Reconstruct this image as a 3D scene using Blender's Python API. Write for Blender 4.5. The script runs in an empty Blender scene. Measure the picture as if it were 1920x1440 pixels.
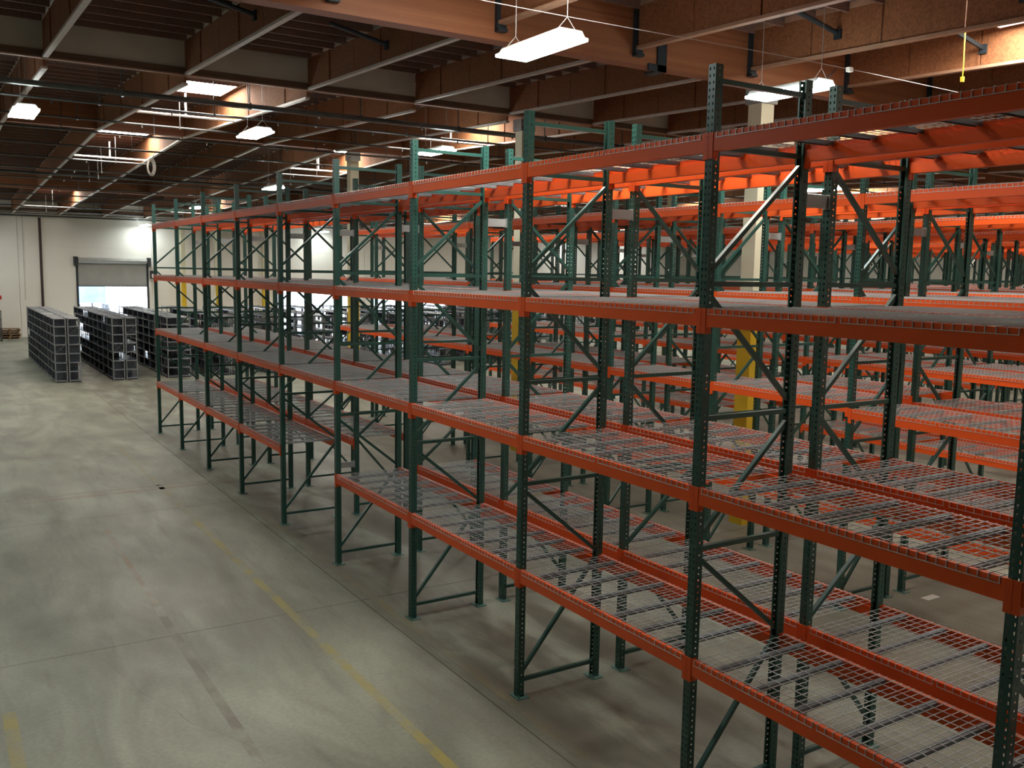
import bpy, math, random
from mathutils import Matrix, Vector
random.seed(7)
sc = bpy.context.scene
COL = sc.collection

# ------------------------------------------------------------------ camera
yaw, pit, rol = 0.564186, 0.122161, 0.01674
F = Vector((math.sin(yaw)*math.cos(pit), math.cos(yaw)*math.cos(pit), -math.sin(pit)))
R = Vector((math.cos(yaw), -math.sin(yaw), 0))
U = R.cross(F)
R2 = R*math.cos(rol) + U*math.sin(rol)
U2 = -R*math.sin(rol) + U*math.cos(rol)
cam_d = bpy.data.cameras.new('camera')
cam = bpy.data.objects.new('camera', cam_d)
COL.objects.link(cam)
cam.matrix_world = Matrix(((R2.x, U2.x, -F.x, -5.025), (R2.y, U2.y, -F.y, -25.346), (R2.z, U2.z, -F.z, 4.425), (0, 0, 0, 1)))
cam_d.sensor_width = 36.0
cam_d.lens = 1729.35/1920*36
cam_d.clip_end = 400
sc.camera = cam

# ------------------------------------------------------------------ world, light levels, exposure
w = bpy.data.worlds.new('world'); sc.world = w; w.use_nodes = True
bg = w.node_tree.nodes['Background']
bg.inputs[0].default_value = (0.80, 0.90, 1.0, 1)
bg.inputs[1].default_value = 14.0
sc.view_settings.view_transform = 'Standard'
sc.view_settings.look = 'None'
sc.view_settings.exposure = 0.0
sc.view_settings.gamma = 1.0
sc.view_settings.use_curve_mapping = False
sc.cycles.max_bounces = 5
sc.cycles.diffuse_bounces = 4
sc.cycles.glossy_bounces = 3
sc.cycles.transmission_bounces = 2
sc.cycles.caustics_reflective = False
sc.cycles.caustics_refractive = False
sc.cycles.sample_clamp_indirect = 4.0
sc.cycles.use_denoising = True
LAMP_E = 50.0
SKY_E = 34.0

# ------------------------------------------------------------------ materials
def nt(m):
    m.use_nodes = True
    return m.node_tree.nodes, m.node_tree.links

def mat(name, col, rough=0.5, metal=0.0, var=0.12, scale=3.0, bump=0.0, col2=None, stretch=(1, 1, 1), detail=4, rvar=0.0, spec=0.5):
    m = bpy.data.materials.new(name)
    n, l = nt(m)
    b = n['Principled BSDF']
    b.inputs['Roughness'].default_value = rough
    b.inputs['Metallic'].default_value = metal
    b.inputs['Specular IOR Level'].default_value = spec
    tc = n.new('ShaderNodeTexCoord'); mp = n.new('ShaderNodeMapping')
    mp.inputs['Scale'].default_value = stretch
    nz = n.new('ShaderNodeTexNoise'); nz.inputs['Scale'].default_value = scale; nz.inputs['Detail'].default_value = detail
    l.new(tc.outputs['Object'], mp.inputs[0]); l.new(mp.outputs[0], nz.inputs['Vector'])
    r = n.new('ShaderNodeValToRGB')
    c2 = col2 or tuple(c*(1-var*2) for c in col)
    r.color_ramp.elements[0].position = 0.32; r.color_ramp.elements[1].position = 0.68
    r.color_ramp.elements[0].color = (*c2, 1); r.color_ramp.elements[1].color = (*col, 1)
    l.new(nz.outputs[0], r.inputs[0]); l.new(r.outputs[0], b.inputs['Base Color'])
    if bump:
        bp = n.new('ShaderNodeBump'); bp.inputs['Strength'].default_value = bump; bp.inputs['Distance'].default_value = 0.01
        l.new(nz.outputs[0], bp.inputs['Height']); l.new(bp.outputs[0], b.inputs['Normal'])
    return m

def emis(name, col, e):
    m = bpy.data.materials.new(name)
    n, l = nt(m)
    b = n['Principled BSDF']
    b.inputs['Base Color'].default_value = (.8, .8, .8, 1)
    b.inputs['Emission Color'].default_value = (*col, 1)
    b.inputs['Emission Strength'].default_value = e
    return m

M = {}
M['orange'] = mat('rack_orange', (0.86, 0.115, 0.020), 0.38, 0.0, 0.05, 1.2, spec=0.28)
M['orange_worn'] = mat('rack_orange_dull', (0.76, 0.100, 0.019), 0.42, 0.0, 0.05, 1.2, spec=0.28)
M['green'] = mat('rack_green', (0.022, 0.088, 0.070), 0.36, 0.0, 0.12, 1.5)
M['greenp'] = mat('plate_green', (0.11, 0.24, 0.21), 0.45, 0.2, 0.1, 8)
M['wire'] = mat('galvanised_wire', (0.64, 0.68, 0.68), 0.42, 0.30, 0.05, 4)
M['chan'] = mat('galvanised_channel', (0.20, 0.215, 0.23), 0.45, 0.3, 0.08, 6)
M['galv'] = mat('galvanised_spacer', (0.40, 0.41, 0.40), 0.5, 0.4, 0.08, 6)
M['pipe'] = mat('dark_sprinkler_pipe', (0.13, 0.135, 0.135), 0.28, 0.7, 0.1, 4)
M['whitepipe'] = mat('white_painted_steel', (0.72, 0.70, 0.64), 0.45, 0, 0.05, 4)
M['web'] = mat('osb_web', (0.30, 0.122, 0.048), 0.8, 0, 0.2, 26, 0.25, (0.19, 0.073, 0.028), (1, 1, 1), 6)
M['flangew'] = mat('pale_flange', (0.68, 0.63, 0.58), 0.5, 0, 0.06, 5)
M['flange'] = mat('joist_flange', (0.42, 0.25, 0.16), 0.6, 0, 0.1, 5)
M['joist'] = mat('sawn_joist', (0.25, 0.150, 0.115), 0.75, 0, 0.15, 4, 0, None, (8, 1, 8))
M['deck'] = mat('plywood_deck', (0.20, 0.145, 0.125), 0.85, 0, 0.12, 2)
M['curtain'] = mat('white_board', (0.78, 0.74, 0.64), 0.8, 0, 0.06, 1.4)
M['ctrim'] = mat('brown_trim', (0.17, 0.105, 0.065), 0.7, 0, 0.12, 4, 0, None, (0.5, 6, 6))
M['colw'] = mat('cream_paint', (0.72, 0.68, 0.50), 0.6, 0, 0.05, 2)
M['coly'] = mat('yellow_paint', (0.78, 0.52, 0.03), 0.5, 0, 0.08, 3)
M['shelf'] = mat('grey_shelf_steel', (0.10, 0.115, 0.145), 0.28, 0.45, 0.08, 2)
M['shelfp'] = mat('grey_shelf_post', (0.25, 0.26, 0.27), 0.4, 0.35, 0.08, 2)
M['lip'] = mat('shelf_lip', (0.25, 0.265, 0.29), 0.4, 0.3, 0.05, 2)
M['dark'] = mat('dark_steel', (0.03, 0.035, 0.04), 0.5, 0.2, 0.1, 4)
M['rust'] = mat('dark_downpipe', (0.06, 0.032, 0.03), 0.6, 0, 0.2, 6)
M['wood'] = mat('pallet_wood', (0.30, 0.175, 0.085), 0.8, 0, 0.2, 6, 0.2, None, (6, 1, 6))
M['red'] = mat('red_paint', (0.55, 0.03, 0.03), 0.5, 0, 0.05, 4)
M['door'] = mat('door_steel', (0.40, 0.40, 0.38), 0.45, 0.2, 0.06, 1.5)
M['cordy'] = mat('yellow_cord', (0.80, 0.62, 0.05), 0.5, 0, 0.02, 4)
M['housing'] = mat('lamp_housing_white', (0.75, 0.75, 0.72), 0.4, 0, 0.03, 4)
M['steelw'] = mat('hanger_wire', (0.5, 0.5, 0.5), 0.4, 0.6, 0.03, 4)
M['black'] = mat('black_steel_hanger', (0.03, 0.045, 0.055), 0.5, 0.3, 0.1, 5)
M['asphalt'] = mat('pale_yard', (0.52, 0.53, 0.55), 0.9, 0, 0.06, 0.6)
M['trailer'] = mat('blue_trailer', (0.10, 0.17, 0.34), 0.5, 0, 0.2, 0.9)
M['lens'] = emis('lamp_lens', (0.90, 1.0, 0.97), LAMP_E)
M['sky'] = emis('skylight_diffuser', (1.0, 0.93, 0.82), SKY_E)

def glulam():
    m = bpy.data.materials.new('glulam'); n, l = nt(m); b = n['Principled BSDF']
    b.inputs['Roughness'].default_value = 0.55
    tc = n.new('ShaderNodeTexCoord'); sp = n.new('ShaderNodeSeparateXYZ'); l.new(tc.outputs['Object'], sp.inputs[0])
    mu = n.new('ShaderNodeMath'); mu.operation = 'MULTIPLY'; mu.inputs[1].default_value = 1/0.038; l.new(sp.outputs[2], mu.inputs[0])
    fl = n.new('ShaderNodeMath'); fl.operation = 'FLOOR'; l.new(mu.outputs[0], fl.inputs[0])
    wn = n.new('ShaderNodeTexWhiteNoise'); wn.noise_dimensions = '1D'; l.new(fl.outputs[0], wn.inputs['W'])
    mp = n.new('ShaderNodeMapping'); mp.inputs['Scale'].default_value = (0.6, 8, 30); l.new(tc.outputs['Object'], mp.inputs[0])
    nz = n.new('ShaderNodeTexNoise'); nz.inputs['Scale'].default_value = 1.5; nz.inputs['Detail'].default_value = 6; l.new(mp.outputs[0], nz.inputs['Vector'])
    ad = n.new('ShaderNodeMath'); ad.operation = 'ADD'; l.new(wn.outputs[0], ad.inputs[0]); l.new(nz.outputs[0], ad.inputs[1])
    hf = n.new('ShaderNodeMath'); hf.operation = 'MULTIPLY'; hf.inputs[1].default_value = 0.5; l.new(ad.outputs[0], hf.inputs[0])
    r = n.new('ShaderNodeValToRGB'); r.color_ramp.elements[0].color = (0.25, 0.090, 0.038, 1); r.color_ramp.elements[1].color = (0.37, 0.150, 0.062, 1)
    r.color_ramp.elements[0].position = 0.2; r.color_ramp.elements[1].position = 0.85
    l.new(hf.outputs[0], r.inputs[0]); l.new(r.outputs[0], b.inputs['Base Color'])
    return m
M['glulam'] = glulam()

def concrete(name, tint=None, amount=0.0, worn=6.0):
    """polished slab: broad mottling, sweep marks, tyre scuffs; tint is worn paint or a stain laid over it"""
    m = bpy.data.materials.new(name); n, l = nt(m); b = n['Principled BSDF']
    geo = n.new('ShaderNodeNewGeometry')
    def noise(sc_, det, st=(1, 1, 1), rot=0.0, dist=0.0):
        mp = n.new('ShaderNodeMapping'); mp.inputs['Scale'].default_value = st; mp.inputs['Rotation'].default_value = (0, 0, rot)
        nz = n.new('ShaderNodeTexNoise'); nz.inputs['Scale'].default_value = sc_; nz.inputs['Detail'].default_value = det; nz.inputs['Distortion'].default_value = dist
        l.new(geo.outputs['Position'], mp.inputs[0]); l.new(mp.outputs[0], nz.inputs['Vector']); return nz.outputs[0]
    def ramp(v, p0, c0, p1, c1):
        r = n.new('ShaderNodeValToRGB'); r.color_ramp.elements[0].position = p0; r.color_ramp.elements[1].position = p1
        r.color_ramp.elements[0].color = (*c0, 1); r.color_ramp.elements[1].color = (*c1, 1); l.new(v, r.inputs[0]); return r.outputs[0]
    def mix(mode, fac, a, b_):
        mx = n.new('ShaderNodeMix'); mx.data_type = 'RGBA'; mx.blend_type = mode
        if isinstance(fac, float): mx.inputs[0].default_value = fac
        else: l.new(fac, mx.inputs[0])
        for i, s in ((6, a), (7, b_)):
            if isinstance(s, tuple): mx.inputs[i].default_value = (*s, 1)
            else: l.new(s, mx.inputs[i])
        return mx.outputs[2]
    base = ramp(noise(0.45, 6, (1, 1, 1), 0.3, 0.4), 0.30, (0.205, 0.210, 0.165), 0.70, (0.330, 0.338, 0.272))
    swirl = ramp(noise(0.9, 7, (1.0, 0.35, 1), 1.1, 1.2), 0.35, (0.72, 0.71, 0.69), 0.66, (1.14, 1.14, 1.13))
    base = mix('MULTIPLY', 1.0, base, swirl)
    scuff = ramp(noise(2.2, 8, (2.2, 0.25, 1), 0.05, 0.8), 0.56, (1, 1, 1), 0.75, (0.70, 0.69, 0.68))
    base = mix('MULTIPLY', 0.6, base, scuff)
    fine = ramp(noise(22, 5), 0.35, (0.92, 0.92, 0.92), 0.65, (1.06, 1.06, 1.06))
    base = mix('MULTIPLY', 1.0, base, fine)
    if tint:
        wear = ramp(noise(worn, 6, (1, 1, 1)), 0.36, (0, 0, 0), 0.62, (amount, amount, amount))
        base = mix('MIX', wear, base, tint)
    else:
        # grey tyre dust where lift trucks turned, between the near frames
        d = ramp(noise(0.55, 5, (1.6, 0.5, 1), -0.4, 0.8), 0.55, (0, 0, 0), 0.72, (0.6, 0.6, 0.6))
        base = mix('MIX', d, base, (0.135, 0.125, 0.098))
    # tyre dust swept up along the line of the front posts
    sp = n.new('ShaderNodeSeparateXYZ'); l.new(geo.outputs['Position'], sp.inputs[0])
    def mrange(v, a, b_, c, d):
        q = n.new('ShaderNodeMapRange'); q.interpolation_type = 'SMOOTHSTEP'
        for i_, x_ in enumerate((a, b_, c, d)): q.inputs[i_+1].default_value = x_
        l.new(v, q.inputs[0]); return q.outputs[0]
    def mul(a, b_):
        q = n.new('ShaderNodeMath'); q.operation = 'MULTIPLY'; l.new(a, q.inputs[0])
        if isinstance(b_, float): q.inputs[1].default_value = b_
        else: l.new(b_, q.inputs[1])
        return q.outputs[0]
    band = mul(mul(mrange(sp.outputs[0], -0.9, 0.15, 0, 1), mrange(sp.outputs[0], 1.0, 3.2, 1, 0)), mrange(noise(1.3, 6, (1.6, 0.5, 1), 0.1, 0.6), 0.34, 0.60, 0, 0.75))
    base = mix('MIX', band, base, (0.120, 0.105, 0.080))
    l.new(base, b.inputs['Base Color'])
    rr = n.new('ShaderNodeMapRange'); rr.inputs[3].default_value = 0.34; rr.inputs[4].default_value = 0.62
    l.new(noise(1.1, 5, (1, 0.6, 1)), rr.inputs[0]); l.new(rr.outputs[0], b.inputs['Roughness'])
    b.inputs['Specular IOR Level'].default_value = 0.4
    return m
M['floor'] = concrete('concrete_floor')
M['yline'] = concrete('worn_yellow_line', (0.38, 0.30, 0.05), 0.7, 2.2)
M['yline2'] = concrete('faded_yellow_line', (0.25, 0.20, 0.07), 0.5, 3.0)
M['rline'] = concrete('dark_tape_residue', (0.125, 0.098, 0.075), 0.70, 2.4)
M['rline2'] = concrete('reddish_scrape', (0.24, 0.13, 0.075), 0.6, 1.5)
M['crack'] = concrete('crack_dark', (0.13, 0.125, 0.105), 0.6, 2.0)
M['wall'] = mat('painted_concrete_wall', (0.86, 0.83, 0.76), 0.75, 0, 0.04, 0.35)

# ------------------------------------------------------------------ mesh helpers
class MB:
    def __init__(s): s.v = []; s.f = []
    def quad(s, a, b, c, d):
        i = len(s.v); s.v += [a, b, c, d]; s.f.append((i, i+1, i+2, i+3))
    def box(s, x0, y0, z0, x1, y1, z1):
        if x0 > x1: x0, x1 = x1, x0
        if y0 > y1: y0, y1 = y1, y0
        if z0 > z1: z0, z1 = z1, z0
        i = len(s.v)
        s.v += [(x0, y0, z0), (x1, y0, z0), (x1, y1, z0), (x0, y1, z0), (x0, y0, z1), (x1, y0, z1), (x1, y1, z1), (x0, y1, z1)]
        s.f += [(i, i+3, i+2, i+1), (i+4, i+5, i+6, i+7), (i, i+1, i+5, i+4), (i+1, i+2, i+6, i+5), (i+2, i+3, i+7, i+6), (i+3, i, i+4, i+7)]
        return s
    def bar(s, p, q, w_=0.04, h=None, n=4, cap=True):
        """prism from p to q with n sides (n=4: width w_ across, h the other way)"""
        h = h or w_
        p = Vector(p); q = Vector(q); d = (q-p).normalized()
        up = Vector((0, 0, 1)) if abs(d.z) < 0.95 else Vector((0, 1, 0))
        a = d.cross(up).normalized(); b = a.cross(d).normalized()
        i = len(s.v)
        if n == 4: ring = [(-.5, -.5), (.5, -.5), (.5, .5), (-.5, .5)]
        else: ring = [(.5*math.cos(2*math.pi*k/n), .5*math.sin(2*math.pi*k/n)) for k in range(n)]
        for e in (p, q):
            for (c, t) in ring: s.v.append(tuple(e + a*c*w_ + b*t*h))
        for k in range(n):
            k2 = (k+1) % n
            s.f.append((i+k, i+k2, i+n+k2, i+n+k))
        if cap:
            s.f.append(tuple(i+n-1-k for k in range(n))); s.f.append(tuple(i+n+k for k in range(n)))
        return s
    def path(s, pts, w_, n=4):
        for a, b in zip(pts, pts[1:]): s.bar(a, b, w_, None, n, False)
        return s
    def extrude_y(s, prof, y0, y1):
        i = len(s.v); n = len(prof)
        for y in (y0, y1):
            for (x, z) in prof: s.v.append((x, y, z))
        for k in range(n):
            k2 = (k+1) % n; s.f.append((i+k, i+k2, i+n+k2, i+n+k))
        s.f.append(tuple(i+n-1-k for k in range(n))); s.f.append(tuple(i+n+k for k in range(n)))
        return s
    def mesh(s, name, m, smooth=False):
        me = bpy.data.meshes.new(name); me.from_pydata(s.v, [], s.f)
        me.materials.append(m)
        if smooth:
            me.polygons.foreach_set('use_smooth', [True]*len(me.polygons))
        me.update(); return me

def ob(name, me, parent=None, loc=(0, 0, 0), rz=0.0, rot=None, scale=None):
    o = bpy.data.objects.new(name, me); COL.objects.link(o)
    if parent is not None: o.parent = parent
    o.location = loc
    if rot: o.rotation_euler = rot
    elif rz: o.rotation_euler = (0, 0, rz)
    if scale: o.scale = scale
    return o
def mk(name, mb, m, parent=None, loc=(0, 0, 0), rz=0.0, smooth=False):
    return ob(name, mb.mesh(name, m, smooth), parent, loc, rz)
def tag(o, label=None, cat=None, group=None, kind=None):
    if label: o['label'] = label
    if cat: o['category'] = cat
    if group: o['group'] = group
    if kind: o['kind'] = kind
    return o
def B(*a): return MB().box(*a)

# ------------------------------------------------------------------ roof heights
def deck(y): return 9.15 + 0.035*(y-4.5) if y < 4.5 else 9.15 - 0.031*(y-4.5)
def pbot(y): return deck(y) - (0.72 if y < -6.5 else 0.89)
XL, XR, YB, YF = -13.0, 54.0, -33.0, 36.8

# ------------------------------------------------------------------ setting: floor
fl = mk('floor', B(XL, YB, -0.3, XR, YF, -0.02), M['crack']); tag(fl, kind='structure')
xs = [XL, -6.41, -0.31, 5.79, 11.89, 17.99, 24.09, 30.19, 36.29, 42.39, 48.49, XR]
ys = [YB, -26.4, -20.3, -14.2, -8.1, -2.0, 4.1, 10.2, 16.3, 22.4, 28.5, YF]
for i in range(len(xs)-1):
    for j in range(len(ys)-1):
        g = 0.0045
        mb = MB(); x0, x1, y0, y1 = xs[i]+g, xs[i+1]-g, ys[j]+g, ys[j+1]-g
        mb.box(x0, y0, -0.1, x1, y1, 0.0)
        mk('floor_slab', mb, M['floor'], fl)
def line(name, m, x0, y0, x1, y1): return mk(name, B(x0, y0, 0.0, x1, y1, 0.0012), m, fl)
line('painted_line', M['yline'], -1.33, -25, -1.22, -9.0)
line('painted_line', M['yline2'], -1.32, -9.0, -1.22, -1.0)
line('painted_line', M['yline2'], -0.19, -24, -0.07, -9.0)
line('painted_line', M['yline'], -4.62, -24, -4.50, -15.4)
line('tape_residue', M['rline'], -2.76, -19.0, -2.66, -13.0)
line('tape_residue', M['rline2'], -2.74, -13.0, -2.66, -9.0)
line('scrape_mark', M['rline2'], -5.6, -6.5, 1.2, -6.32)
line('scrape_mark', M['rline2'], -5.0, -6.15, -0.2, -6.08)
cr = MB(); pts = [(-3.55, -14.6), (-3.42, -15.2), (-3.35, -15.6), (-3.15, -16.1), (-3.08, -16.5), (-2.9, -16.8), (-2.7, -17.25), (-2.68, -17.6)]
for a, b in zip(pts, pts[1:]): cr.bar((a[0], a[1], 0.0008), (b[0], b[1], 0.0008), 0.008, 0.001)
mk('crack', cr, M['crack'], fl)

# ------------------------------------------------------------------ setting: walls (concrete panels), doors
def wall_far():
    door = [(2.8, 6.75, 4.6), (15.2, 20.8, 3.3), (22.2, 28.2, 3.5)]
    bk = B(XL, YF+0.15, 0, 2.8, YF+0.2, 8.6)
    bk.box(6.75, YF+0.15, 0, 15.2, YF+0.2, 8.6).box(20.8, YF+0.15, 0, 22.2, YF+0.2, 8.6).box(28.2, YF+0.15, 0, XR, YF+0.2, 8.6).box(22.2, YF+0.15, 3.5, 28.2, YF+0.2, 8.6).box(2.8, YF+0.15, 4.6, 6.75, YF+0.2, 8.6).box(15.2, YF+0.15, 3.3, 20.8, YF+0.2, 8.6)
    root = mk('wall_far', bk, M['wall']); tag(root, kind='structure')
    joints = [XL, -6.6, -0.4, 7.1, 14.4, 21.6, 28.8, 36.0, 43.2, XR]
    for a, b in zip(joints, joints[1:]):
        cuts = [(d0, d1, zt) for d0, d1, zt in door if d0 < b and d1 > a]
        xx = sorted(set([a+.008, b-.008] + [min(max(c, a+.008), b-.008) for d in cuts for c in d[:2]]))
        for z0, z1 in ((0, 5.42), (5.43, 8.6)):
            mb = MB()
            for p, q in zip(xx, xx[1:]):
                zz = z0
                for d0, d1, zt in cuts:
                    if d0 <= (p+q)/2 <= d1 and z0 < zt: zz = zt
                mb.box(p, YF, zz, q, YF+0.15, z1)
            mk('wall_panel', mb, M['wall'], root)
    return root
wf = wall_far()
def plain_wall(name, along, c, a0, a1, t=0.2):
    root = None
    n = int(abs(a1-a0)//7.3)+1; st = (a1-a0)/n
    bb = B(c+t*0.8, a0, 0, c+t, a1, 9.3) if along == 'y' else B(a0, c+t*0.8, 0, a1, c+t, 9.3)
    root = mk(name, bb, M['wall']); tag(root, kind='structure'); t = t*0.79
    for k in range(n):
        p, q = a0+k*st+.008, a0+(k+1)*st-.008
        for z0, z1 in ((0, 5.42), (5.43, 9.2)):
            mb = B(c, p, z0, c+t, q, z1) if along == 'y' else B(p, c, z0, q, c+t, z1)
            mk('wall_panel', mb, M['wall'], root)
    return root
plain_wall('wall_right', 'y', XR, YB, YF)
plain_wall('wall_left', 'y', XL, YB, YF, -0.2)
plain_wall('wall_back', 'x', YB, XL, XR, -0.2)
# ledger strip and grey sprinkler header on the far wall
mk('ledger', B(XL, YF-0.09, 7.42, XR, YF, 7.62), M['ctrim'], wf)
hd = MB(); hd.bar((XL, YF-0.35, 7.18), (XR, YF-0.35, 7.18), 0.10, None, 8); hd.bar((XL, YF-0.6, 7.30), (XR, YF-0.6, 7.30), 0.06, None, 8)
mk('sprinkler_header', hd, M['pipe'], wf)
mk('conduit', MB().bar((-0.12, YF-0.05, 2.2), (-0.12, YF-0.05, 7.2), 0.05, None, 6), M['whitepipe'], wf)
# door 1: roll-up, part open
def roll_door(name, x0, x1, zt, zb, lab):
    d = bpy.data.objects.new(name, None); COL.objects.link(d); d.location = (x0, YF, 0); tag(d, kind='structure')
    W = x1-x0
    z = zt; k = 0
    while z > zb+0.02:
        z2 = max(zb, z-0.27)
        mk('door_panel', B(0, 0.02+0.014*(k % 2), z2-0.004, W, 0.06+0.014*(k % 2), z), M['door'], d); z = z2; k += 1
    mk('bottom_bar', B(0, -0.02, zb-0.05, W, 0.08, zb), M['dark'], d)
    for s in (0, 1):
        mk('track', B(-0.12+s*(W+0.12), -0.06, 0, 0.0+s*(W+0.12), 0.0, zt+0.1), M['dark'], d)
        mk('bracket', B(-0.24+s*(W+0.28), -0.35, zt-0.25, -0.04+s*(W+0.28), 0, zt+0.30), M['dark'], d)
    mk('coil_hood', MB().bar((0, -0.18, zt+0.08), (W, -0.18, zt+0.08), 0.34, None, 10), M['door'], d)
    return d
d1 = roll_door('door_1', 2.8, 6.75, 4.55, 3.08, '')
roll_door('door_2', 15.2, 20.8, 3.3, 3.0, '')
roll_door('door_3', 22.2, 28.2, 3.5, 3.2, '')
om = bpy.data.objects.new('door_operator', None); COL.objects.link(om); om.location = (7.12, YF, 3.55)
tag(om, 'grey electric operator box on the wall right of the raised roll-up door', 'door motor')
mk('housing', B(-0.16, -0.32, 0.0, 0.16, -0.02, 0.5), M['dark'], om); mk('cover', B(-0.11, -0.35, 0.05, 0.11, -0.32, 0.3), M['whitepipe'], om)
dp = mk('downpipe', MB().bar((0.8, YF-0.09, 0.0), (0.8, YF-0.09, 7.1), 0.15, None, 8), M['rust'])
tag(dp, 'dark brown vertical drain pipe down the pale far wall', 'pipe')
sg = mk('wall_sign', B(-1.62, YF-0.04, 2.25, -1.2-0.17, YF-0.012, 2.48), M['red'])
tag(sg, 'small red plate on the far wall at the left edge of the photo', 'sign')
# yard outside
yd = mk('ground_outside', B(-60, YF+0.21, -0.35, 120, 140, -0.05), M['asphalt']); tag(yd, kind='structure')
tr = bpy.data.objects.new('semi_trailer', None); COL.objects.link(tr); tr.location = (7.0, 62, -0.05)
tag(tr, 'blue box trailer out in the bright yard seen through the raised roll-up door', 'trailer')
mk('cargo_box', B(-1.2, 0, 1.1, 1.1, 12, 3.35), M['trailer'], tr); mk('bumper', B(-1.1, -0.1, 0.5, 1.4, 0.05, 0.65), M['dark'], tr)
for wx in (-1.0, 1.3):
    for wy in (1.2, 2.5): mk('wheel', MB().bar((wx-0.15, wy, 0.5), (wx+0.15, wy, 0.5), 1.0, None, 14), M['dark'], tr)
for lx in (-1.0, 1.3): mk('landing_leg', B(lx-0.07, 9.5, 0, lx+0.07, 9.64, 1.1), M['dark'], tr)

# ------------------------------------------------------------------ setting: roof
mb = MB()
for (a, b) in ((YB, 4.5), (4.5, YF+0.2)):
    za, zb = deck(a), deck(b)
    mb.v += []
    i = len(mb.v)
    mb.v += [(XL, a, za), (XR, a, za), (XR, b, zb), (XL, b, zb), (XL, a, za+0.2), (XR, a, za+0.2), (XR, b, zb+0.2), (XL, b, zb+0.2)]
    mb.f += [(i, i+3, i+2, i+1), (i+4, i+5, i+6, i+7), (i, i+1, i+5, i+4), (i+1, i+2, i+6, i+5), (i+2, i+3, i+7, i+6), (i+3, i, i+4, i+7)]
ceil = mk('ceiling', mb, M['deck']); tag(ceil, kind='structure')
# glulam girders along x
def girder(y, zb):
    mk('girder', B(XL, y-0.13, zb, XR, y+0.13, deck(y)-0.02), M['glulam'], ceil)
girder(-13.9, 7.58); girder(4.5, pbot(4.5)+0.06); girder(22.4, pbot(22.4)+0.06)
# white board draught curtain at y=-6.5 with brown rail
PX = [1.83+2.44*k for k in range(-6, 22)]
PX = [x for x in PX if XL < x < XR]
YC = -6.5
for a, b in zip([XL]+PX, PX+[XR]):
    mk('curtain_panel', B(a+0.02, YC, 8.18, b-0.02, YC+0.05, deck(YC)-0.01), M['curtain'], ceil)
mk('curtain_rail', B(XL, YC-0.03, 8.06, XR, YC+0.07, 8.18), M['ctrim'], ceil)
mk('curtain_edge', B(XL, YC-0.05, 8.035, XR, YC+0.07, 8.06), M['flange'], ceil)
# purlins: deep I-joists running along y
def slope_bar(mb, x0, x1, ya, yb, za0, za1, zb0, zb1):
    i = len(mb.v)
    mb.v += [(x0, ya, za0), (x1, ya, za0), (x1, yb, zb0), (x0, yb, zb0), (x0, ya, za1), (x1, ya, za1), (x1, yb, zb1), (x0, yb, zb1)]
    mb.f += [(i, i+3, i+2, i+1), (i+4, i+5, i+6, i+7), (i, i+1, i+5, i+4), (i+1, i+2, i+6, i+5), (i+2, i+3, i+7, i+6), (i+3, i, i+4, i+7)]
segs = [(YB, -14.03, .72), (-13.77, -6.52, .72), (-6.42, 4.37, .89), (4.63, 22.27, .89), (22.53, YF-0.02, .89)]
cache = {}
for si, (ya, yb, dp_) in enumerate(segs):
    near = si < 2
    if ('f', si) not in cache:
        mb = MB(); za, zb = deck(ya), deck(yb)
        fw = 0.055 if si == 0 else 0.046
        slope_bar(mb, -fw, fw, ya, yb, za-dp_, za-dp_+0.045, zb-dp_, zb-dp_+0.045)
        slope_bar(mb, -0.055, 0.055, ya, yb, za-0.09, za-0.005, zb-0.09, zb-0.005)
        cache[('f', si)] = mb.mesh('purlin', M['flange' if si == 0 else 'flangew'])
        ws = []
        n = max(1, round((yb-ya)/1.3)); st = (yb-ya)/n
        for k in range(n):
            p, q = ya+k*st+0.008, ya+(k+1)*st-0.008
            mb = MB(); slope_bar(mb, -0.02, 0.02, p, q, deck(p)-dp_+0.045, deck(p)-0.09, deck(q)-dp_+0.045, deck(q)-0.09)
            if k % 2: mb.box(-0.04, p, deck(p)-dp_+0.05, 0.04, p+0.03, deck(p)-0.1)
            ws.append(mb.mesh('web_panel', M['web']))
        cache[('w', si)] = ws
        mb = MB()
        for k in range(n):
            p, q = ya+k*st+0.008, ya+(k+1)*st-0.008
            slope_bar(mb, -0.02, 0.02, p, q, deck(p)-dp_+0.045, deck(p)-0.09, deck(q)-dp_+0.045, deck(q)-0.09)
        cache[('wj', si)] = mb.mesh('web', M['web'])
    for x in PX:
        po = ob('purlin', cache[('f', si)], ceil, (x, 0, 0))
        if near and -6 < x < 15 or (si == 2 and -4 < x < 12):
            for k, wm in enumerate(cache[('w', si)]):
                if wm.vertices[0].co.y < -27: continue
                ob('web_panel', wm, po)
            if si == 0: pass
        else:
            ob('web', cache[('wj', si)], po)
# joists between purlins
SKYL = [(x, y0, y1) for x in (-0.61, 6.71) for (y0, y1) in ((-18.6, -16.9), (-2.0, -0.4), (8.0, 9.7), (27.6, 29.3))]
SKYL += [(x, y0, y1) for x in (14.03, 21.35, 28.67, 35.99, 43.31) for (y0, y1) in ((-18.6, -16.9), (-9.6, -7.9), (1.2, 2.9), (12.0, 13.7), (27.6, 29.3))]  # right-hand bays mostly unseen, repeated on the bay spacing, added for ambient light
SKYL += [(14.03, -27.6, -25.9), (6.71, -27.6, -25.9), (-7.93, 8.0, 9.7)]  # out-of-view skylights behind the camera and at left, added for ambient light
def under_sky(x, y): return any(abs(x-a) < 0.1 and b-0.03 < y < c+0.03 for a, b, c in SKYL)
jm = B(0.06, -0.022, -0.145, 2.38, 0.022, -0.005).mesh('joist', M['joist'])
far = MB(); nj = 0
y = -30.0
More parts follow.
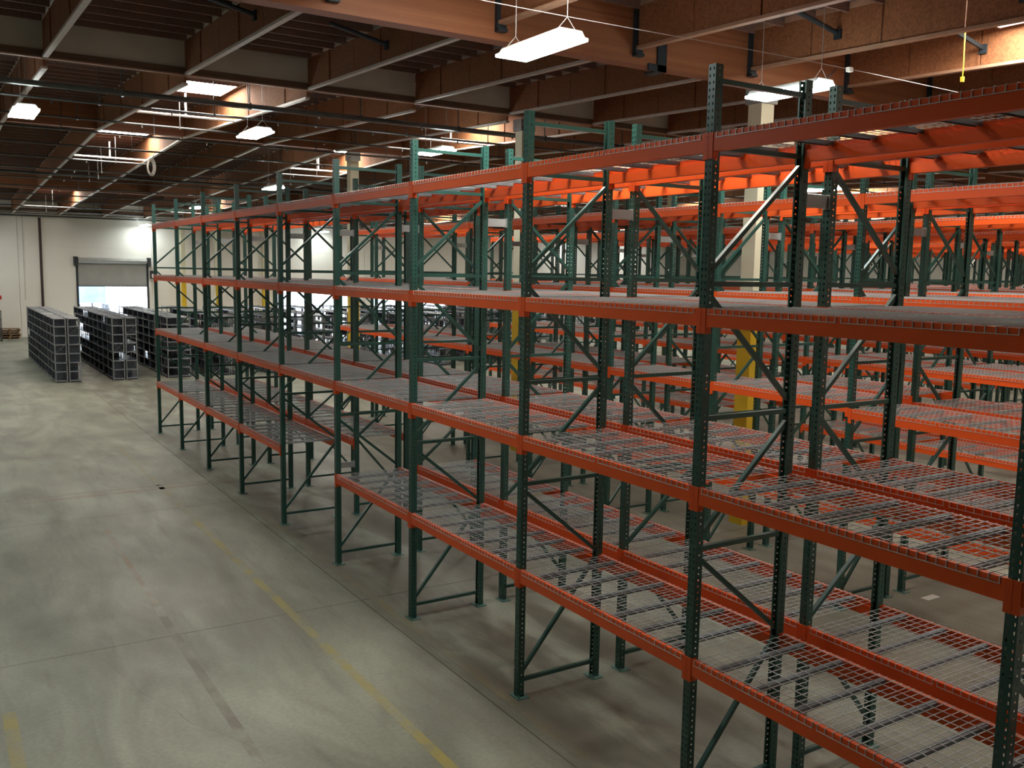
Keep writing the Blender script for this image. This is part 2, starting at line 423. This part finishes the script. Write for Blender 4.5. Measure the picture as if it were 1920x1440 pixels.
while y < YF-0.3:
    for x in [PX[0]-2.44]+PX[:-1]:
        if x < XL: continue
        if min(abs(y-g) for g in (-13.9, 4.5, 22.4)) < 0.2 or under_sky(x, y): continue
        if -3.1 < x < 11.6 and -23 < y < 7 and nj < 298:
            ob('joist', jm, ceil, (x, y, deck(y))); nj += 1
        else:
            far.box(x+0.06, y-0.022, deck(y)-0.145, x+2.38, y+0.022, deck(y)-0.005)
    y += 0.61
o = mk('joist', far, M['joist'], ceil); tag(o, kind='stuff')
# sprinkler pipes along x, with hangers
def pipe_x(y, z, d):
    mb = MB().bar((XL, y, z), (XR, y, z), d, None, 8)
    x = -9.0
    while x < XR-2:
        mb.bar((x, y, z+d/2), (x, y, deck(y)-0.1), 0.02, None, 4)
        mb.box(x-0.02, y-d*0.6, z-d*0.6, x+0.02, y+d*0.6, z+d*0.6)
        mb.bar((x+1.5, y, z-0.09), (x+1.5, y, z), 0.03, None, 4)
        x += 2.44
    mk('sprinkler_pipe', mb, M['pipe'], ceil, smooth=False)
pipe_x(-5.95, 7.68, 0.115)
for k, y in enumerate([-3.2, 0.2, 3.4, 6.8, 9.9, 13.0, 16.2, 19.4, 22.9, 26.0, 29.2, 32.4]):
    pipe_x(y, pbot(y)-0.13, 0.055)
pipe_x(13.9, pbot(13.9)-0.22, 0.11)
for y in (-19.5, -23.0): pipe_x(y, pbot(y)+0.35, 0.05)
# white painted bars between purlins near the skylights, with a drop rod
for (xa, y) in ((-0.61, -1.2), (-0.61, 10.0), (6.71, -1.4), (6.71, 9.25)):
    z = pbot(y)+0.02
    mb = MB().bar((xa+0.06, y, z), (xa+2.38, y, z), 0.065, None, 6).bar((xa+1.2, y, z), (xa+1.2, y, z+0.55), 0.05, None, 6)
    mk('white_crossbar', mb, M['whitepipe'], ceil)
# kicker struts near the camera
for (x, y) in ((1.83, -16.3), (4.27, -17.8), (6.71, -15.8), (6.71, -18.6), (4.27, -12.3), (9.15, -16.6), (-0.61, -11.0), (1.83, -10.4)):
    z = deck(y)
    mk('kicker_strut', MB().bar((x-1.05, y, z-0.22), (x-0.03, y, z-0.42), 0.07, None, 6).box(x-0.06, y-0.06, z-0.5, x-0.02, y+0.06, z-0.36), M['black'], ceil)
# steel hangers where purlins meet the near girder
for x in PX:
    if -6 < x < 16:
        mk('joist_hanger', B(x-0.075, -14.1, 7.70, x+0.075, -14.03, 8.45).box(x-0.075, -14.14, 7.68, x+0.075, -14.03, 7.72), M['black'], ceil)
mk('girder_strap', B(4.68, -14.06, 7.52, 4.86, -14.03, 7.95).box(4.5, -14.06, 7.52, 4.86, -14.03, 7.62).box(4.68, -14.06, 7.52, 4.86, -13.74, 7.55), M['black'], ceil)
# skylights
def skylight(xa, y0, y1):
    ym = (y0+y1)/2; s = bpy.data.objects.new('skylight', None); COL.objects.link(s); s.parent = ceil; s.location = (xa+0.14, y0, deck(ym))
    W, L = 2.16, y1-y0
    mk('curb', B(0, 0, -0.16, W, 0.04, -0.02).box(0, L-0.04, -0.16, W, L, -0.02).box(0, 0.04, -0.16, 0.04, L-0.04, -0.02).box(W-0.04, 0.04, -0.16, W, L-0.04, -0.02), M['joist'], s)
    mb = MB(); n = 6
    mb.box(0.04, 0.04, -0.155, W-0.04, L-0.04, -0.115)
    mk('diffuser', mb, M['sky'], s)
for a in SKYL:
    skylight(*a)

# ------------------------------------------------------------------ columns
def column(x, y, zt, lab, w_=0.30, zy=3.75, z0=0.0):
    c = bpy.data.objects.new('column', None); COL.objects.link(c); c.location = (x, y, 0); tag(c, lab, 'column')
    h = w_/2
    mk('upper_shaft', B(-h, -h, zy, h, h, zt), M['colw'], c)
    mk('lower_shaft', B(-h-0.006, -h-0.006, 0.0, h+0.006, h+0.006, zy), M['coly'], c)
    mk('cap_plate', B(-h-0.05, -h-0.03, zt-0.28, h+0.05, h+0.03, zt), M['galv'], c)
    for sx in (-1, 1):
        for sz in (0.07, 0.2): mk('bolt', MB().bar((sx*(h+0.02), -h-0.03, zt-sz), (sx*(h+0.02), -h-0.05, zt-sz), 0.035, None, 6), M['black'], c)
    return c
column(7.15, -13.9, 7.58, 'nearest building column, cream above and yellow below, behind the near racks')
column(7.22, -6.35, 8.0, 'cream and yellow building column under the white draught curtain')
column(7.35, 4.5, 8.3, 'cream and yellow building column just past the far end of the racks')
column(7.45, 22.4, 7.76, 'thin looking cream and yellow column among the grey shelving rows')
column(21.7, 4.5, 8.3, 'distant cream and yellow column beyond the ends of the farther rack runs')
column(8.9, 36.3, 7.2, 'cream and yellow column against the far wall right of the raised roll-up door', 0.26)
column(14.15, 36.3, 7.2, 'cream and yellow column against the far wall left of the second bright doorway', 0.26)

# ------------------------------------------------------------------ pallet racking
PITCH = 2.52; HT = 5.966; D = 0.985; P = 0.076
L1, L2, L3, L4 = 1.385, 2.776, 4.163, 5.4655

def face_holes(mb, mapf, wb, holes, h, pitch, hh):
    """sheet of width breaks wb, cells in holes left open every pitch"""
    z = 0.0
    while z < h-1e-6:
        z1 = min(z+pitch-hh, h)
        mb.quad(mapf(wb[0], z), mapf(wb[-1], z), mapf(wb[-1], z1), mapf(wb[0], z1))
        z2 = min(z1+hh, h)
        if z2 > z1+1e-6:
            for k in range(len(wb)-1):
                if k in holes: continue
                mb.quad(mapf(wb[k], z1), mapf(wb[k+1], z1), mapf(wb[k+1], z2), mapf(wb[k], z2))
        z += pitch

def post_mb(mb=None, x0=0.0, s=1, side=True, h=HT):
    """channel post centred on x0; perforated face outward (-x for s=1), open toward +x"""
    mb = mb or MB(); p = P/2
    face_holes(mb, lambda a, z: (x0-s*p, a, z), [-p, -0.026, -0.013, 0.013, 0.026, p], (1, 3), h, 0.0508, 0.021)
    for sy in (-1, 1):
        if side: face_holes(mb, lambda a, z: (x0+s*a, sy*p, z), [-p, -0.004, 0.008, p], (1,), h, 0.0508, 0.014)
        else: mb.quad((x0-p, sy*p, 0), (x0+p, sy*p, 0), (x0+p, sy*p, h), (x0-p, sy*p, h))
        mb.quad((x0+s*p, sy*p, 0), (x0+s*p, sy*(p-0.016), 0), (x0+s*p, sy*(p-0.016), h), (x0+s*p, sy*p, h))
    return mb
HB = [0.18, 2.27, 3.31, 4.35, 5.37, 5.85]
DB = [(0, .27, 1, 1.36), (1, 1.44, 0, 2.19), (0, 2.37, 1, 3.22), (1, 3.41, 0, 4.26), (0, 4.46, 1, 5.29)]
def hbar(mb, z): return mb.box(0.036, -0.02, z-0.019, D-0.036, 0.02, z+0.019)
def dbar(mb, d):
    x = {0: 0.03, 1: D-0.03}
    return mb.bar((x[d[0]], 0, d[1]), (x[d[2]], 0, d[3]), 0.036, 0.036)
PM = post_mb().mesh('post', M['green'])
PMB = post_mb(s=-1).mesh('post', M['green'])
BP = B(-0.06, -0.09, 0, 0.08, 0.09, 0.01)
BP.bar((0.06, 0.07, 0.01), (0.06, 0.07, 0.04), 0.02, None, 6); BP.bar((-0.045, -0.07, 0.01), (-0.045, -0.07, 0.04), 0.02, None, 6)
BP = BP.mesh('base_plate', M['greenp'])
HM = [hbar(MB(), z).mesh('horizontal_brace', M['green']) for z in HB]
DM = [dbar(MB(), d).mesh('diagonal_brace', M['green']) for d in DB]
fj = MB(); 
for z in HB: hbar(fj, z)
for d in DB: dbar(fj, d)
BRJ = fj.mesh('bracing', M['green'])
fj = post_mb(side=False); post_mb(fj, D, -1, False)
for z in HB: hbar(fj, z)
for d in DB: dbar(fj, d)
fj.box(-0.07, -0.09, 0, 0.08, 0.09, 0.01); fj.box(D-0.08, -0.09, 0, D+0.07, 0.09, 0.01)
FRJ = fj.mesh('upright_frame', M['green'])
# beam: stepped box beam, top at z=0, front at x=-0.044, between post faces along y (length BL), origin at left post centre
BL = PITCH-P
prof = [(-0.044, 0), (-0.044, -0.135), (0.018, -0.135), (0.018, -0.042), (-0.006, -0.042), (-0.006, 0)]
BEAM = MB().extrude_y(prof, 0.004, BL-0.004)
CON = MB()
def connector(mb, y, s):
    mb.box(-0.048, y-s*0.046, -0.19, -0.038, y+s*0.006, 0.004)      # plate on the post face, reaches 46 mm back over the post
    mb.box(-0.044, y-0.002*s, -0.19, 0.018, y+s*0.004, 0.004)
    return mb
C0 = MB(); C0.box(-0.050, -0.036, -0.19, -0.0385, 0.010, 0.004); C0.box(-0.044, 0.001, -0.19, 0.018, 0.0045, 0.004)
C1 = MB(); C1.box(-0.050, BL-0.010, -0.19, -0.0385, BL+0.036, 0.004); C1.box(-0.044, BL-0.0045, -0.19, 0.018, BL-0.001, 0.004)
for c, y in ((C0, -0.018), (C1, BL+0.018)):
    for z in (-0.03, -0.08, -0.13, -0.17): c.bar((-0.0505, y, z), (-0.052, y, z), 0.014, None, 6)
BEAM_M = BEAM.mesh('beam', M['orange']); C0M = C0.mesh('end_connector', M['orange_worn']); C1M = C1.mesh('end_connector', M['orange_worn'])
bj = MB().extrude_y(prof, 0.004, BL-0.004); bj.box(-0.050, -0.036, -0.19, -0.0385, 0.010, 0.004); bj.box(-0.050, BL-0.010, -0.19, -0.0385, BL+0.036, 0.004)
BEAM_J = bj.mesh('beam', M['orange'])
# wire deck
DW = 1.165
def deck_mb(full=True):
    mb = MB(); xf, xb = -0.0475, D+0.0475; zt = 0.0035; w_ = 0.0044
    n = 19
    for k in range(n):
        y = 0.004+(DW-0.008)*k/(n-1)
        mb.path([(xf, y, -0.038), (xf, y, zt), (xb, y, zt), (xb, y, -0.038)], w_)
    m = 10
    for k in range(m):
        x = 0.0+D*k/(m-1)
        mb.bar((x, 0, zt+0.005), (x, DW, zt+0.005), w_, None, 4, False)
    for x in (xf-0.001, xb+0.001): mb.bar((x, 0, -0.038), (x, DW, -0.038), w_, None, 4, False)
    return mb
def chan_mb(y, mb=None):
    mb = mb or MB(); x0, x1 = 0.0, D
    mb.box(x0, y-0.026, -0.003, x1, y+0.026, 0.0); mb.box(x0, y-0.026, -0.034, x1, y-0.023, -0.003); mb.box(x0, y+0.023, -0.034, x1, y+0.026, -0.003)
    return mb
DKM = deck_mb().mesh('wire_deck', M['wire'])
CH = [chan_mb(DW*f).mesh('support_channel', M['chan']) for f in (0.17, 0.5, 0.83)]
dj = deck_mb(); DKJ = None
dj_me = dj.mesh('wire_deck', M['wire'])
cj = MB()
for f in (0.17, 0.5, 0.83): chan_mb(DW*f, cj)
CHJ = cj.mesh('support_channel', M['chan'])
# far decks: wires and channels in one mesh, two materials
def joined_deck():
    a = deck_mb(); nf = len(a.f)
    for f in (0.17, 0.5, 0.83): chan_mb(DW*f, a)
    me = a.mesh('wire_deck', M['wire']); me.materials.append(M['chan'])
    for i in range(nf, len(me.polygons)): me.polygons[i].material_index = 1
    return me
DKJ = joined_deck()
SPM = B(0, -0.02, 0, 0.290, 0.02, 0.10).box(0, -0.035, -0.01, 0.012, 0.035, 0.11).box(0.278, -0.035, -0.01, 0.290, 0.035, 0.11).mesh('row_spacer', M['galv'])

def rack(x0, flip, nposts, label, lod, skip=(), l1_skip=(4,), zadj={}, spacer=False, last_levels=None):
    """one row of racking; posts at y=-i*PITCH for i in range(nposts); flip turns it to back onto the row in front"""
    r = bpy.data.objects.new('pallet_rack', None); COL.objects.link(r)
    tag(r, label, 'rack', 'green and orange pallet racking')
    # local frame: front at x=0, depth toward +x. flip: rotate each frame by pi so the back faces the front row
    r.location = (x0, 0, 0)
    for i in range(nposts):
        y = -i*PITCH
        fr_rot = math.pi if flip else 0.0
        loc = (D if flip else 0.0, y, 0)
        if lod < 2:
            fr = bpy.data.objects.new('upright_frame', None); COL.objects.link(fr); fr.parent = r; fr.location = loc; fr.rotation_euler = (0, 0, fr_rot)
            ob('post', PM, fr); ob('post', PMB, fr, (D, 0, 0))
            if lod == 0:
                for m_ in HM: ob('horizontal_brace', m_, fr)
                for m_ in DM: ob('diagonal_brace', m_, fr)
            else:
                ob('bracing', BRJ, fr)
            ob('base_plate', BP, fr); ob('base_plate', BP, fr, (D, 0, 0), math.pi)
        else:
            ob('upright_frame', FRJ, r, loc, fr_rot)
    for i in range(nposts-1):
        if i in skip: continue
        for li, z in enumerate((L1, L2, L3, L4)):
            if li == 0 and i in l1_skip: continue
            z = z + zadj.get((i, li), 0.0)
            y0 = -(i+1)*PITCH + P/2
            for side in (0, 1):
                if side == 0: loc, rz = (0, y0, z), 0.0
                else: loc, rz = (D, y0+BL, z), math.pi
                if lod == 0:
                    b = ob('beam', BEAM_M, r, loc, rz); ob('end_connector', C0M, b); ob('end_connector', C1M, b)
                else: ob('beam', BEAM_J, r, loc, rz)
            for k in (0, 1):
                yy = y0 + 0.035 + k*(DW+0.035) + random.uniform(-.012, .012)
                if lod == 0:
                    dk = ob('wire_deck', DKM, r, (0, yy, z))
                    for c in CH: ob('support_channel', c, dk)
                else: ob('wire_deck', DKJ, r, (0, yy, z))
    if spacer:
        for i in range(nposts-1): ob('row_spacer', SPM, r, (D+0.036, -i*PITCH, 4.98))
        ob('row_spacer', SPM, r, (D+0.036, -4*PITCH, 0.88))
    return r

GAP = 1.35
runs = [(0.0, 11, 0), (5.09, 10, 1), (10.18, 9, 1), (15.27, 8, 2), (20.36, 7, 2), (25.45, 6, 2), (30.54, 5, 2), (35.63, 4, 2), (40.72, 3, 2)]
ordn = ['nearest', 'second', 'third', 'fourth', 'fifth', 'sixth', 'seventh', 'eighth', 'farthest']
for k, (x, n, lod) in enumerate(runs):
    which = ordn[k]
    if k == 0:
        la = 'nearest long row of green and orange pallet racking, facing the open floor at left'
        lb = 'row of green and orange pallet racking standing back to back behind the nearest one'
    elif k < 8:
        la = 'front row of the %s back-to-back racking run counted from the open floor' % which
        lb = 'rear row of the %s back-to-back racking run counted from the open floor' % which
    else:
        la = 'front row of the last racking run, farthest toward the grey wall at right'
        lb = 'rear row of the last racking run, farthest toward the grey wall at right'
    za = {(6, 1): 0.02, (7, 1): -0.06} if k == 1 else {}
    rack(x, False, n, la, lod, zadj=za, spacer=(k < 4))
    rack(x+GAP, True, n, lb, lod, skip=((2, 5) if k == 1 else ()), zadj=za)

# ------------------------------------------------------------------ grey steel shelving rows
SH, ST, SD, SB = 2.41, 7, 0.42, 1.19
posth = MB().box(0, 0, 0, 0.035, 0.035, SH).mesh('post', M['shelfp'])
def two(mb, nf, a, b, name):
    me = mb.mesh(name, a); me.materials.append(b)
    for q in range(nf, len(me.polygons)): me.polygons[q].material_index = 1
    return me
_m = B(0.012, 0.012, -0.025, SD-0.012, SB-0.012, 0.0); _n = len(_m.f)
_m.box(0.0, 0.0, -0.035, 0.012, SB, 0.001).box(SD-0.012, 0.0, -0.035, SD, SB, 0.001).box(0.012, 0, -0.035, SD-0.012, 0.012, 0.001)
shelf = two(_m, _n, M['shelf'], M['lip'], 'shelf')
_t = B(0.0, 0.0, -0.03, SD, SB, 0.0).mesh('shelf', M['lip'])
divid = B(0.01, -0.004, 0, SD-0.01, 0.004, 0.31).mesh('divider', M['shelf'])
def shelving(x0, y0, nb, label, group, detail, cross):
    r = bpy.data.objects.new('shelving_unit', None); COL.objects.link(r); r.location = (x0, y0, 0)
    tag(r, label, 'shelving', group)
    zs = [0.09+0.336*t for t in range(ST)] + [SH-0.02]
    pj = MB(); sj = MB(); dj_ = MB()
    for b in range(nb+1):
        for px in (0.0, SD-0.035):
            yy = min(b*SB, nb*SB-0.035) if b else 0
            if detail: ob('post', posth, r, (px, yy, 0))
            else: pj.box(px, yy, 0, px+0.035, yy+0.035, SH)
    for b in range(nb):
        for t, z in enumerate(zs):
            if detail: ob('shelf', shelf if t < ST else _t, r, (0, b*SB, z))
            else: sj.box(0, b*SB, z-0.035, SD, (b+1)*SB, z)
            if t < ST:
                for q in (0.33, 0.66, 1.0):
                    if random.random() < (0.75 if x0 < 0 else 0.3 if x0 < 5 else 0.06): dj_.box(0.012, b*SB+q*SB-0.012, z, SD-0.012, b*SB+q*SB-0.004, z+0.29)
    o = mk('dividers', dj_, M['shelf'], r); tag(o, kind='stuff')
    if not detail:
        tag(mk('posts', pj, M['shelfp'], r), kind='stuff'); tag(mk('shelves', sj, M['shelf'], r), kind='stuff')
    z0 = 0.09+0.336*cross
    xb = MB().bar((0.03, 0.01, z0), (SD-0.03, 0.01, z0+0.336), 0.02, 0.006).bar((0.03, 0.016, z0+0.336), (SD-0.03, 0.016, z0), 0.02, 0.006)
    mk('cross_brace', xb, M['shelfp'], r)
    mk('kick_plate', B(0.02, 0.004, 0.01, SD-0.02, 0.01, 0.07), M['dark'], r)
    return r
for k in range(12):
    xa = -1.18 + 2.0*k
    if 6.7 < xa < 7.2: pass
    det = k < 3
    nb = 9
    a = {0: 'grey steel shelving row nearest the open floor, left side of its pair', 1: 'grey steel shelving row in the second pair, left side', 2: 'grey steel shelving row in the third pair, left side beside the racks'}.get(k)
    b = {0: 'grey steel shelving row nearest the open floor, right side of its pair', 1: 'grey steel shelving row in the second pair, right side', 2: 'grey steel shelving row in the third pair, right side beside the racks'}.get(k)
    g = 'grey steel shelving rows by the dock door' if det else 'grey steel shelving rows beyond the pallet racks'
    if not det: a = b = 'grey steel shelving row seen through and beyond the pallet racks'
    shelving(xa, 12.4, nb, a, g, det, 3)
    shelving(xa+0.47, 12.4, nb, b, g, det, 5)
# far block of shelving toward the far wall on the right
for k in range(5):
    shelving(30.5+2.6*k, 26.5, 6, 'grey steel shelving row in the far block before the end wall behind the racks', 'far block of grey steel shelving', False, 2)

# ------------------------------------------------------------------ small things by the far wall
for k, (px, pz, dx) in enumerate(((-1.65, 0.0, 0.0), (-1.62, 0.145, 0.03), (-1.66, 0.29, 0.0), (-1.63, 0.435, 0.02))):
    t = bpy.data.objects.new('pallet', None); COL.objects.link(t); t.location = (px+dx, 35.5, pz)
    tag(t, ['bottom wooden pallet of the stack against the far wall', 'second wooden pallet from the floor in the stack by the far wall',
            'third wooden pallet from the floor in the stack by the far wall', 'top wooden pallet of the stack against the far wall'][k], 'pallet', 'wooden pallets stacked by the far wall')
    for q in range(6): mk('board', B(0.0, 0.19*q, 0.12, 1.05, 0.19*q+0.13, 0.14), M['wood'], t)
    for q in (0, 0.48, 0.96): mk('stringer', B(q, 0, 0.018, q+0.09, 1.08, 0.12), M['wood'], t)
    for q in (0, 0.48, 0.95): mk('bottom_board', B(0, q, 0, 1.05, q+0.12, 0.018), M['wood'], t)
ct = bpy.data.objects.new('wire_cart', None); COL.objects.link(ct); ct.location = (-2.35, 33.6, 0)
tag(ct, 'dark upright wire cart standing at the left edge of the photo', 'cart')
for sx in (0, 0.7):
    for sy in (0, 1.0): mk('post', B(sx, sy, 0.1, sx+0.04, sy+0.04, 1.75), M['dark'], ct); mk('caster', MB().bar((sx, sy+0.02, 0.05), (sx+0.04, sy+0.02, 0.05), 0.1, None, 10), M['black'], ct)
for z in (0.15, 0.7, 1.2, 1.7): mk('tray', B(0, 0, z, 0.74, 1.04, z+0.03), M['dark'], ct)

# small white paper on the floor in the aisle
pp = mk('paper_sheet', B(6.45, -18.06, 0.0, 6.73, -17.94, 0.002), M['whitepipe']); tag(pp, 'small white paper scrap on the floor of the aisle behind the near racks', 'paper')

# ------------------------------------------------------------------ high-bay lamps
def lamp(x, y, z, label):
    t = bpy.data.objects.new('high_bay_lamp', None); COL.objects.link(t); t.location = (x, y, z)
    tag(t, label, 'ceiling lamp', 'hanging white fluorescent high-bay lamps')
    L, W = 0.62, 0.20
    hb = MB(); hb.extrude_y([(-W, 0.0), (W, 0.0), (W*0.75, 0.075), (-W*0.75, 0.075)], -L, L)
    mk('housing', hb, M['housing'], t)
    ln = MB().box(-W-0.022, -L-0.02, -0.035, W+0.022, L+0.02, -0.001)
    mk('lens', ln, M['lens'], t)
    top = deck(y)-0.003-z
    for s in (-1, 1):
        mb = MB().bar((0, s*(L-0.08), 0.22), (0, s*(L-0.08), top), 0.008, None, 4).bar((-0.13, s*(L-0.08), 0.075), (0, s*(L-0.08), 0.22), 0.007).bar((0.13, s*(L-0.08), 0.075), (0, s*(L-0.08), 0.22), 0.007)
        mk('hanger_wire', mb, M['steelw'], t)
    return t
lamp(1.20, -16.0, 7.04, 'long glowing lamp at the top centre, closest to the camera')
lamp(5.47, -16.0, 7.02, 'glowing lamp partly behind the tall post at upper right')
lamp(-3.10, -16.4, 7.10, 'glowing lamp just above the top edge of the photo at upper left')
lamp(-3.30, -5.0, 7.28, 'bright lamp at the far left edge below the sprinkler pipe')
lamp(1.15, -5.0, 7.28, 'bright lamp left of centre under the lit skylight bay')
lamp(5.55, -5.0, 7.26, 'bright lamp behind the green post top near the photo centre')
lamp(18.1, -6.3, 7.03, 'small bright lamp seen between the racks at right of centre')
lamp(5.55, 7.4, 7.20, 'small lamp above the far half of the near racking')
lamp(5.85, 19.6, 7.12, 'small lamp above the far end of the near racking')
lamp(6.55, 35.6, 6.85, 'lamp that lights the end wall beside the roll-up door')
lamp(-7.6, 7.4, 7.2, 'added unseen lamp over the left aisle, well outside the left edge of the photo')  # unseen lamp added to brighten the far floor and wall
lamp(-7.6, 19.6, 7.12, 'added unseen lamp over the left aisle near the shelving, outside the photo')  # another unseen addition, more light for the far end
lamp(-3.1, 33.6, 6.9, 'added unseen lamp near the far left corner, outside the photo')  # added out of view to lift the far wall
lamp(-3.3, 19.6, 7.12, 'added unseen lamp over the open floor beyond the left edge of the photo')  # out-of-view fill added for the far floor
lamp(18.0, 35.6, 6.85, 'lamp that lights the end wall above the second doorway')
lamp(39.0, 35.4, 6.85, 'added lamp that lights the end wall far beyond the racks')  # added to whiten the right part of the end wall
lamp(46.0, 35.4, 6.85, 'added lamp near the far right corner of the end wall')  # same added wall fill, nearer the corner
lamp(47.5, 21.0, 7.0, 'added lamp near the grey side wall at right, far third of the hall')  # added to brighten the side wall
lamp(47.5, 9.0, 7.0, 'added lamp near the grey side wall at right, middle of the hall')  # added side wall fill, middle of the hall
lamp(33.0, 21.0, 7.0, 'added lamp beyond the sixth racking run in front of the end wall')  # added with the side wall lamps for more light at right
lamp(27.0, 9.0, 7.1, 'added lamp high beyond the fifth racking run')  # added fill over the right part of the hall
# cables
cb = MB(); prev = None
for k in range(41):
    x = -4.0+k*0.5; q = (x, -16.74+0.03*math.sin(k*0.4), 7.22+0.03*math.cos(k*0.33))
    if prev: cb.bar(prev, q, 0.009, None, 5, False)
    prev = q
c = mk('power_cable', cb, M['steelw']); tag(c, 'thin pale cable strung level across the top of the photo past the lamps', 'cable')
dc = MB().path([(5.55, -16.72, 7.22), (5.48, -16.70, 7.14), (5.45, -16.66, 7.08)], 0.012)
mk('drop_cord', dc, M['black'], c); mk('junction_tag', B(5.75, -16.78, 7.2, 5.83, -16.72, 7.26), M['whitepipe'], c)
yc = MB().path([(7.38, -17.39, 7.9), (7.37, -17.40, 7.6), (7.35, -17.42, 7.35), (7.36, -17.41, 7.22)], 0.016, 6)
o = mk('pull_cord', yc, M['cordy']); tag(o, 'yellow cord hanging straight down from the roof timber at upper right', 'cord')
mk('plug', B(7.34, -17.43, 7.15, 7.38, -17.39, 7.22), M['cordy'], o)
# coiled loose cable hanging under the roof
lc = MB()
for q in range(3):
    pr = None
    for k in range(13):
        a = k/12*2*math.pi; v = (1.62+0.14*math.cos(a)*(1-0.2*q), 8.3+0.05*q, pbot(8.3)-0.12-0.30+0.30*math.sin(a)*(1-0.15*q))
        if pr: lc.bar(pr, v, 0.016, None, 4, False)
        pr = v
lc.bar((1.62, 8.3, pbot(8.3)-0.14), (1.75, 8.3, pbot(8.3)+0.03), 0.03)
o = mk('cable_coil', lc, M['whitepipe']); tag(o, 'loose coil of pale cable hanging from a purlin by the second skylight', 'cable')
print('objects', len(bpy.data.objects))
